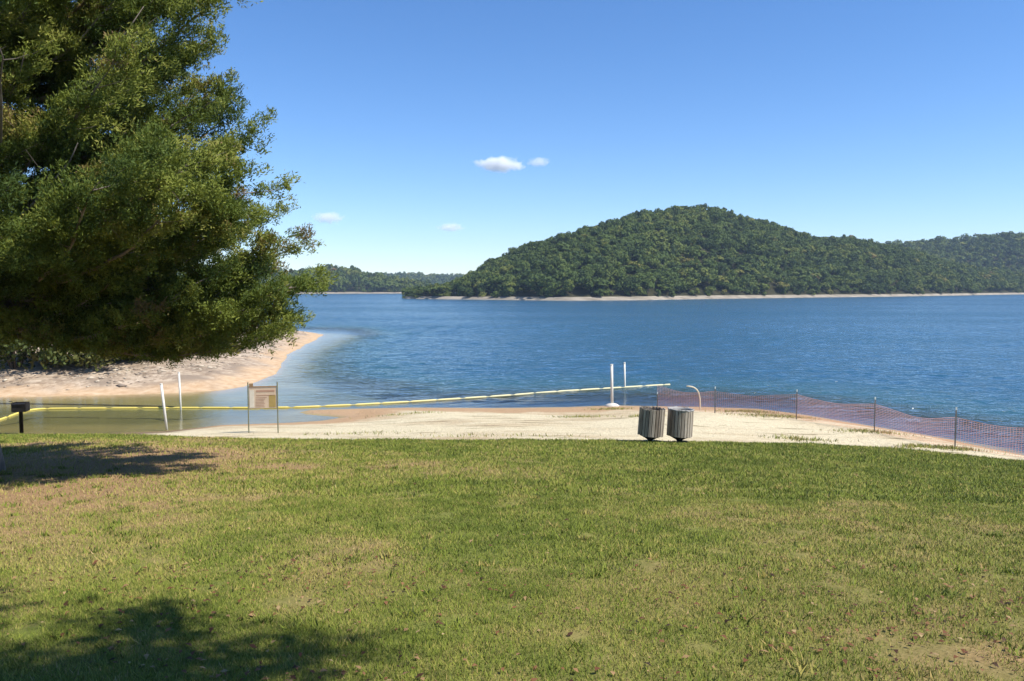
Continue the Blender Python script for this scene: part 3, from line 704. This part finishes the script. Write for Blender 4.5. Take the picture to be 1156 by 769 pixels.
# ------------------------------------------------------------------ litter bins
k = NT('weathered_slats')
wn = k.noise(6, 5, 0.65, k.coord((6, 6, 0.6)))
c = k.ramp(wn, [(0.3, (0.22, 0.185, 0.145)), (0.7, (0.50, 0.44, 0.37))])
ti = k.attr('tint'); c = k.mix(1.0, c, k.ramp(ti, [(0, (0.50, 0.47, 0.43)), (1, (1.2, 1.18, 1.12))]), 'MULTIPLY')
slat_mat = k.done(k.bsdf(c, 0.85, k.bump(wn, 0.5, 0.01), spec=0.15))
dark_metal = simple('dark_metal', (0.025, 0.022, 0.020), 0.55, 0.3, 0.4)
rust_metal = simple('rusty_black_metal', (0.02, 0.016, 0.013), 0.7, 0.2, 0.5)
bag_mat = simple('pale_bin_liner', (0.30, 0.29, 0.27), 0.6, 0.0, 0.1, 9, 0.4)
def make_bin(loc, label, tilt, bag, seed):
    rr = random.Random(seed)
    root = empty('litter_bin', loc); tag(root, label, 'litter bin', 'slatted litter bins at the edge of the lawn')
    m = MB(); n = 24
    for i in range(n):
        a = 2 * math.pi * i / n; r = 0.335; w = 2 * math.pi * r / n * 0.84; dz = rr.uniform(-0.012, 0.012)
        c = (r * math.cos(a), r * math.sin(a), 0.575 + dz)
        m.box(c, (0.026, w, 0.74), a + rr.uniform(-0.03, 0.03), rr.random(), 0.006)
    dr = m.build('slat_drum', slat_mat, root)
    for zc in (0.30, 0.86):
        b = MB(); b.lathe([(0.320, zc - 0.02), (0.3215, zc - 0.02), (0.3215, zc + 0.02), (0.320, zc + 0.02)], 32); b.build('band', dark_metal, root)
    l = MB(); l.lathe([(0.02, 0.235), (0.29, 0.235), (0.305, 0.90), (0.295, 0.90), (0.282, 0.26), (0.02, 0.255)], 32)
    l.build('inner_can', dark_metal, root, True)
    if bag:
        g = MB(); N = 40; prof = [(0.285, 0.86), (0.300, 0.915), (0.322, 0.945), (0.352, 0.953), (0.362, 0.942), (0.358, 0.922)]
        vs = []; fs = []
        for j, (r, z) in enumerate(prof):
            for i in range(N):
                a = 2 * math.pi * i / N; wv = 0.010 * math.sin(i * 2.1 + j) + 0.008 * math.sin(i * 5.3)
                vs.append(((r + wv * (j > 1) * 0.6) * math.cos(a), (r + wv * (j > 1) * 0.6) * math.sin(a), z + wv))
        fs = [(j * N + i, j * N + (i + 1) % N, (j + 1) * N + (i + 1) % N, (j + 1) * N + i) for j in range(len(prof) - 1) for i in range(N)]
        g.add(vs, fs); g.build('bag_liner', bag_mat, root, True)
    br = MB(); br.lathe([(0.30, 0.215), (0.30, 0.195), (0.17, 0.13), (0.075, 0.075), (0.062, 0.05)], 24, cap=True); br.build('bracket', dark_metal, root)
    po = MB(); po.lathe([(0.055, -0.15), (0.055, 0.09)], 14, cap=True); po.build('post', rust_metal, root, True)
    for ch in root.children:
        if ch.name.split('.')[0] != 'post': ch.rotation_euler = (0, tilt, 0)
    return root
b1 = hit(733.5, 499.5); b2 = hit(766.5, 500)
make_bin(b1, 'weathered grey slatted litter bin without a bag, tilted on its post', R(4), False, 5)
t = make_bin(b2, 'weathered grey slatted litter bin with a pale bag folded over its rim', R(2.5), True, 6)
pb = MB(); pb.lathe([(0.16, -0.05), (0.165, 0.035), (0.13, 0.055), (0.02, 0.06)], 18, cap=True); pb.build('foot', rust_metal, t).location = (0.10, -0.05, 0)

# ------------------------------------------------------------------ charcoal grill in the shade of the cedar
g = hit(24.5, 490)
gr = empty('charcoal_grill', g, R(12)); tag(gr, 'black iron pedestal charcoal grill standing in the shade of the cedar', 'grill')
m = MB()
W_, D_, Hh, th = 0.40, 0.36, 0.28, 0.012
zb = 0.72
m.box((0, 0, zb), (W_, D_, th)); m.box((-W_ / 2 + 0.006, 0, zb + Hh / 2), (th, D_ - 0.003, Hh - 0.015)); m.box((W_ / 2 - 0.006, 0, zb + Hh / 2), (th, D_ - 0.003, Hh - 0.015))
m.box((0, D_ / 2 - 0.006, zb + Hh / 2), (W_ - 0.027, th, Hh - 0.02)); m.box((0, -D_ / 2 + 0.006, zb + Hh * 0.42), (W_ - 0.027, th, Hh * 0.78))
m.build('firebox', rust_metal, gr)
m = MB()
for i in range(13): m.tube([(-W_ / 2 + 0.03 + i * 0.0283, -D_ / 2 - 0.04, zb + Hh - 0.04), (-W_ / 2 + 0.03 + i * 0.0283, D_ / 2 - 0.03, zb + Hh - 0.04)], 0.006, 6)
m.tube([(-W_ / 2 + 0.02, -D_ / 2 - 0.04, zb + Hh - 0.04), (W_ / 2 - 0.02, -D_ / 2 - 0.04, zb + Hh - 0.04)], 0.008, 6)
m.build('grate', dark_metal, gr)
m = MB(); m.tube([(-W_ / 2, 0.02, zb + Hh - 0.02), (-W_ / 2 - 0.07, 0.02, zb + Hh + 0.03), (-W_ / 2 - 0.13, 0.02, zb + Hh + 0.03)], 0.011, 8); m.build('handle', dark_metal, gr)
m = MB(); m.lathe([(0.055, -0.2), (0.055, zb - 0.03), (0.10, zb - 0.008)], 16, cap=True); m.build('post', rust_metal, gr, True)

# ------------------------------------------------------------------ notice board
sL = hit(281, 489); sR = hit(314, 489); w = (sR - sL).length; zt = 1.60
sg = empty('notice_board', (sL + sR) / 2, math.atan2(sR.y - sL.y, sR.x - sL.x)); tag(sg, 'tan notice board on two thin green posts at the sand edge', 'sign')
post_mat = simple('green_post', (0.20, 0.20, 0.12), 0.6, 0.2)
panel_mat = simple('faded_panel', (0.56, 0.43, 0.31), 0.7, 0, 0.08)
pale_mat = simple('pale_notice', (0.62, 0.56, 0.46), 0.7, 0, 0.06)
olive_mat = simple('olive_notice', (0.36, 0.26, 0.09), 0.7, 0, 0.1)
line_mat = simple('faded_print', (0.40, 0.24, 0.17), 0.8, 0, 0.1)
rail_mat = simple('brown_rail', (0.30, 0.19, 0.10), 0.8, 0, 0.2)
for sx in (-1, 1):
    m = MB(); x0 = sx * w / 2; m.box((x0, 0, 0.65), (0.036, 0.026, 1.9), bev=0.006); m.box((x0, -0.022, 0.65), (0.015, 0.014, 1.89)); m.build('post', post_mat, sg)
pz0, pz1 = 0.78, 1.42; pw = w - 0.05
m = MB(); m.box((0, 0, (pz0 + pz1) / 2), (pw, 0.018, pz1 - pz0), bev=0.004); pn = m.build('panel', panel_mat, sg)
m = MB(); m.box((-pw / 2 + 0.09, -0.0125, (pz0 + pz1) / 2 - 0.02), (0.14, 0.004, pz1 - pz0 - 0.09)); m.build('pale_strip', pale_mat, pn)
m = MB(); m.box((pw / 2 - 0.13, -0.0125, pz0 + 0.22), (0.20, 0.004, 0.38)); m.build('olive_square', olive_mat, pn)
m = MB(); rr = random.Random(4)
m.box((0.08, -0.0125, pz1 - 0.10), (pw * 0.66, 0.004, 0.055)); m.box((0.08, -0.0125, pz1 - 0.235), (pw * 0.66, 0.004, 0.022))
for i in range(7):
    x1 = -pw / 2 + 0.20; l = pw * 0.42 * rr.uniform(0.7, 1.0); m.box((x1 + l / 2, -0.0125, pz0 + 0.05 + i * 0.048), (l, 0.004, 0.014))
m.build('print', line_mat, pn)
m = MB(); m.box((0, 0.0, pz1 + 0.03), (pw + 0.0, 0.035, 0.045), bev=0.005); m.box((-pw / 2 + 0.07, -0.001, pz1 + 0.10), (0.12, 0.03, 0.09)); m.build('top_rail', rail_mat, sg)

# ------------------------------------------------------------------ white poles
pole_mat = simple('white_pole', (0.66, 0.64, 0.57), 0.5, 0, 0.06)
conc_mat = simple('pale_concrete', (0.60, 0.56, 0.49), 0.9, 0, 0.12, 4, 0.5)
def pole(px, py, px_top, py_top, rad, label, base=None, water=False):
    if water:
        q = at_level(px, py); p = Vector((q[0], q[1], float(H(np.array([q[0]]), np.array([q[1]]))[0])))
    else: p = hit(px, py)
    t = at_depth(px_top, py_top, p.y)
    root = empty('white_pole', p); tag(root, label, 'pole', 'white poles at the ends of the swimming line')
    d = Vector((t[0] - p.x, 0, t[2] - p.z))
    m = MB(); m.tube([-0.15 * d, d * 0.5, d], rad, 14); m.build('shaft', pole_mat, root, True)
    m = MB(); m.tube([d * 0.998, d * 1.012, d * 1.018], [rad * 1.15, rad * 1.15, rad * 0.7], 14); m.build('cap', pole_mat, root)
    if base:
        m = MB(); m.lathe([(base * 1.25, -0.08), (base * 1.2, 0.03), (base * 0.75, 0.10), (rad * 1.1, 0.13)], 22, cap=True); m.build('footing', conc_mat, root, True)
    return root
pole(188.5, 486, 182, 434, 0.046, 'short thick white pole leaning left at the edge of the sand')
pole(204.5, 463, 202, 421, 0.040, 'slim upright white pole standing in the shallow cove', None, True)
pole(691, 458.5, 690.5, 412, 0.060, 'thick white pole on a pale concrete footing at the beach edge', 0.26)
pole(706, 437.5, 705, 410, 0.048, 'white pole in open water just beyond the yellow boom', None, True)

# bent pale pipe by the netting
p = hit(790.5, 463); root = MB()
arc = []
for i in range(15):
    t = i / 14; pxx = 790.5 - 0.5 * t - 15 * t ** 3.2; pyy = 463 - 27 * math.sin(t * math.pi / 2) ** 0.95
    q = at_depth(pxx, pyy, p.y); arc.append((q[0], q[1] - 0.02 * t, q[2]))
arc.insert(0, (arc[0][0], arc[0][1], arc[0][2] - 0.15))
root.tube(arc, 0.028, 10); o = root.build('bent_pipe', simple('cream_pipe', (0.66, 0.58, 0.42), 0.5, 0, 0.06), None, True)
tag(o, 'cream bent pipe arching out of the sand beside the orange netting', 'pipe')

# ------------------------------------------------------------------ yellow floating boom
line = [(-90, 498), (-30, 480), (0, 473.5), (20, 466), (38, 461.5), (60, 461), (110, 460.6), (170, 460.2), (230, 460), (290, 460), (340, 459.2), (400, 456.6), (460, 453.3), (520, 449.6), (570, 446.3), (630, 441.5), (690, 437.8), (730, 435.2), (760, 433.6)]
P = np.array([at_level(*q, 0.04) for q in line]); s = np.concatenate([[0], np.cumsum(np.linalg.norm(np.diff(P, axis=0), axis=1))])
ss = np.arange(0, s[-1], 0.12); bx = np.interp(ss, s, P[:, 0]); by = np.interp(ss, s, P[:, 1])
kk = np.hanning(15); kk /= kk.sum(); bx = np.convolve(np.pad(bx, 7, mode='edge'), kk, 'valid'); by = np.convolve(np.pad(by, 7, mode='edge'), kk, 'valid')
by = by + 0.10 * (fbm(ss * 0.25, ss * 0, 3, 2) - 0.5)
fl = np.abs(((ss / 1.3) % 1) - 0.5)
rad = 0.052 * np.where(fl > 0.43, 0.30, 1.0)
zz = np.maximum(H(bx, by), 0) + 0.018
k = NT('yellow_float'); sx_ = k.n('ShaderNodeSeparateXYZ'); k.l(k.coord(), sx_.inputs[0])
boom_mat = k.done(k.bsdf(k.mix(k.range(sx_.outputs[0], -12, 2), (0.66, 0.53, 0.12), (0.66, 0.60, 0.36)), 0.5))       # colour turns paler towards its far end
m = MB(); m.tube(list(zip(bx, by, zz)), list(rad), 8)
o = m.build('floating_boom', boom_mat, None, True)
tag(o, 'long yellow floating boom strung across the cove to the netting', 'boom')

# ------------------------------------------------------------------ orange netting fence
fp = [(742, 462), (807, 466.5), (899, 473.5), (987, 488), (1078, 506.5), (1190, 523), (1300, 540)]
posts = [hit(*q) for q in fp]; pre = at_level(757, 447)
hts = [0.62, 0.95, 1.03, 1.07, 1.10, 1.10, 1.08]
fr = empty('netting_fence', posts[2]); tag(fr, 'orange plastic netting fence on steel stakes along the water edge', 'fence')
stake_mat = simple('stake_steel', (0.15, 0.135, 0.12), 0.7, 0.4, 0.3); tip_mat = simple('white_tip', (0.50, 0.54, 0.52), 0.5)
for q, h in zip(posts, hts):
    m = MB(); m.box((q.x, q.y, q.z + h / 2 - 0.1), (0.036, 0.010, h + 0.2)); m.box((q.x, q.y + 0.018, q.z + h / 2 - 0.1), (0.012, 0.024, h + 0.196))
    po = m.build('stake', stake_mat, fr); po.location = -posts[2]
    m = MB(); m.box((q.x, q.y, q.z + h + 0.05), (0.040, 0.016, 0.08)); m.build('painted_tip', tip_mat, po)
A = np.array([[q.x, q.y] for q in posts]); s = np.concatenate([[0], np.cumsum(np.linalg.norm(np.diff(A, axis=0), axis=1))])
hp = np.array([0.98, 0.84, 0.92, 0.90, 0.88, 0.88, 0.88])
def net_point(u, v):                              # u along the fence, v 0..1 up it
    x = np.interp(u, s, A[:, 0]); y = np.interp(u, s, A[:, 1]) + 0.03
    i = np.clip(np.searchsorted(s, u) - 1, 0, len(s) - 2); t = (u - s[i]) / (s[i + 1] - s[i])
    sag = 0.16 * np.sin(np.pi * t) * (0.5 + fbm(u * 0.5, u * 0 + 2, 9, 2))
    top = np.interp(u, s, hp) - sag; bil = 0.10 * np.sin(np.pi * t) * (fbm(u * 0.9, v * 1.3, 19, 3) - 0.3)
    g = H(x, y); return np.stack([x + bil * 0.5, y + bil, g + 0.02 + (top) * v], -1)
V, Fc = [], []; off = 0
def strip(P, wv):
    global off
    n = len(P); V.append(P - wv); V.append(P + wv); i = np.arange(n - 1)
    Fc.append(np.stack([i, i + 1, i + 1 + n, i + n], 1) + off); off += 2 * n
us = np.arange(0.0, s[-1], 0.06)
for v in np.linspace(0, 1, 17):
    strip(net_point(us, np.full(len(us), v)), np.array([0, 0, 0.0036]) * (1.2 if v in (0, 1) else 1))
vs_ = np.linspace(0, 1, 9)
for u in np.arange(0.0, s[-1], 0.075):
    P = net_point(np.full(9, u), vs_); t = (net_point(np.array([u + 0.05]), np.array([0.5])) - net_point(np.array([u]), np.array([0.5])))[0]; t[2] = 0; t /= np.linalg.norm(t)
    strip(P, t * 0.0032)
k = NT('orange_net'); c = k.ramp(k.noise(1.2, 3), [(0.3, (0.84, 0.36, 0.25)), (0.7, (0.90, 0.46, 0.34))])
p1 = k.bsdf(c, 0.5); tl = k.n('ShaderNodeBsdfTranslucent'); k.l(c, tl.inputs['Color']); mx = k.n('ShaderNodeMixShader'); mx.inputs[0].default_value = 0.5; k.l(p1, mx.inputs[1]); k.l(tl.outputs[0], mx.inputs[2])
net_mat = k.done(mx.outputs[0])
nt = mesh_np('netting', np.concatenate(V), np.concatenate(Fc), net_mat, fr); nt.location = -posts[2]

# ------------------------------------------------------------------ clouds
def cloud(px, py, wpx, hpx, dens, label, seed):
    D = 3200.0; c = at_depth(px, py, D); sx, sz = wpx / F * D / 2, hpx / F * D / 2
    import bmesh
    bm = bmesh.new(); bmesh.ops.create_icosphere(bm, subdivisions=3, radius=1.0)
    me = bpy.data.meshes.new('cloud'); bm.to_mesh(me); bm.free()
    k = NT('cloud_vapour'); tc = k.n('ShaderNodeTexCoord').outputs['Object']
    ln = k.n('ShaderNodeVectorMath', operation='LENGTH'); k.l(tc, ln.inputs[0])
    mp = k.n('ShaderNodeMapping'); k.l(tc, mp.inputs['Vector']); mp.inputs['Location'].default_value = (seed * 3.1, seed, 0); mp.inputs['Scale'].default_value = (3.6, 1.6, 1.5)
    nz = k.noise(1.0, 4, 0.6, mp.outputs['Vector'])
    f = k.math('SUBTRACT', k.math('ADD', nz, k.math('MULTIPLY', k.math('SUBTRACT', 1.0, ln.outputs['Value']), 0.85)), 0.66)
    f = k.math('MULTIPLY', k.math('MULTIPLY', f, 3.0, True), dens / sx)
    sc = k.n('ShaderNodeVolumeScatter'); sc.inputs['Color'].default_value = (1, 1, 1, 1); k.l(f, sc.inputs['Density']); sc.inputs['Anisotropy'].default_value = 0.0
    k.done(sc.outputs[0], 'Volume')
    o = link('cloud', me, k.m); o.location = c; o.scale = (sx, sx * 0.5, sz)
    tag(o, label, 'cloud', 'small white clouds')
cloud(564, 186, 68, 21, 7.0, 'brightest and largest small white cloud, above the left slope of the big hill', 1)
cloud(608, 183, 32, 14, 1.8, 'small faint cloud just right of the brightest one', 2)
cloud(371, 246, 44, 17, 3.0, 'little flat cloud low in the sky beside the cedar', 3)
cloud(508, 257, 38, 13, 2.6, 'thin little cloud low above the gap between the hills', 4)

# ------------------------------------------------------------------ haze
HZ = 0.00014
me = bpy.data.meshes.new('haze')
x0, x1, y0, y1, z0, z1 = -1900, 1900, -120, 2100, -8.6, 118.0
me.from_pydata([(x0, y0, z0), (x1, y0, z0), (x1, y1, z0), (x0, y1, z0), (x0, y0, z1), (x1, y0, z1), (x1, y1, z1), (x0, y1, z1)], [],
               [(3, 2, 1, 0), (4, 5, 6, 7), (0, 1, 5, 4), (1, 2, 6, 5), (2, 3, 7, 6), (3, 0, 4, 7)]); me.update()
k = NT('haze_air'); pv = k.n('ShaderNodeVolumePrincipled'); pv.inputs['Color'].default_value = (0.62, 0.78, 1.0, 1); pv.inputs['Density'].default_value = HZ; pv.inputs['Anisotropy'].default_value = 0.0
k.done(pv.outputs[0], 'Volume')
o = link('haze', me, k.m); tag(o, 'thin pale blue haze in the air over the lake', 'haze', kind='stuff')

# ------------------------------------------------------------------ light, sky, camera
EL, AZ = R(53), R(112)                            # sun to the right and a little behind the camera (azimuth clockwise from +Y)
to_sun = Vector((math.sin(AZ) * math.cos(EL), math.cos(AZ) * math.cos(EL), math.sin(EL)))
sl = bpy.data.lights.new('sun', 'SUN'); sl.energy = 4.2; sl.angle = R(0.53); sl.color = (1.0, 0.95, 0.86)
so = bpy.data.objects.new('sun', sl); C.objects.link(so); so.rotation_euler = to_sun.to_track_quat('Z', 'Y').to_euler(); so.location = to_sun * 60

sc = bpy.context.scene
w = bpy.data.worlds.new('World'); sc.world = w; w.use_nodes = True; nt = w.node_tree; nt.nodes.clear()
sky = nt.nodes.new('ShaderNodeTexSky'); sky.sky_type = 'NISHITA'; sky.sun_disc = False; sky.sun_elevation = EL; sky.sun_rotation = AZ
sky.air_density = 0.9; sky.dust_density = 0.15; sky.ozone_density = 3.0; sky.altitude = 300
hs = nt.nodes.new('ShaderNodeHueSaturation'); hs.inputs['Saturation'].default_value = 1.20; nt.links.new(sky.outputs[0], hs.inputs['Color'])
bg = nt.nodes.new('ShaderNodeBackground'); bg.inputs['Strength'].default_value = 0.104; wbn = nt.nodes.new('ShaderNodeMix'); wbn.data_type = 'RGBA'; wbn.blend_type = 'MULTIPLY'; wbn.inputs['Factor'].default_value = 1.0
nt.links.new(hs.outputs[0], wbn.inputs[6]); wbn.inputs[7].default_value = (0.93, 0.955, 1.06, 1)
nt.links.new(wbn.outputs[2], bg.inputs['Color'])
wo = nt.nodes.new('ShaderNodeOutputWorld'); nt.links.new(bg.outputs[0], wo.inputs['Surface'])

cam = bpy.data.cameras.new('camera'); cam.sensor_width = 36.0; cam.lens = 36.0 * F / 1156.0; cam.clip_start = 0.1; cam.clip_end = 20000
co = bpy.data.objects.new('camera', cam); C.objects.link(co); co.location = (0, 0, CAM_Z); co.rotation_euler = (math.pi / 2 - PITCH, 0, 0)
sc.camera = co
sc.view_settings.view_transform = 'Standard'; sc.view_settings.look = 'None'; sc.view_settings.exposure = 0.75; sc.view_settings.gamma = 1.0
sc.render.engine = 'CYCLES'
cy = sc.cycles; cy.max_bounces = 6; cy.diffuse_bounces = 2; cy.glossy_bounces = 2; cy.transmission_bounces = 2; cy.transparent_max_bounces = 10; cy.volume_bounces = 4
cy.use_denoising = True; cy.caustics_reflective = False; cy.caustics_refractive = False
try: cy.denoiser = 'OPENIMAGEDENOISE'
except Exception: pass
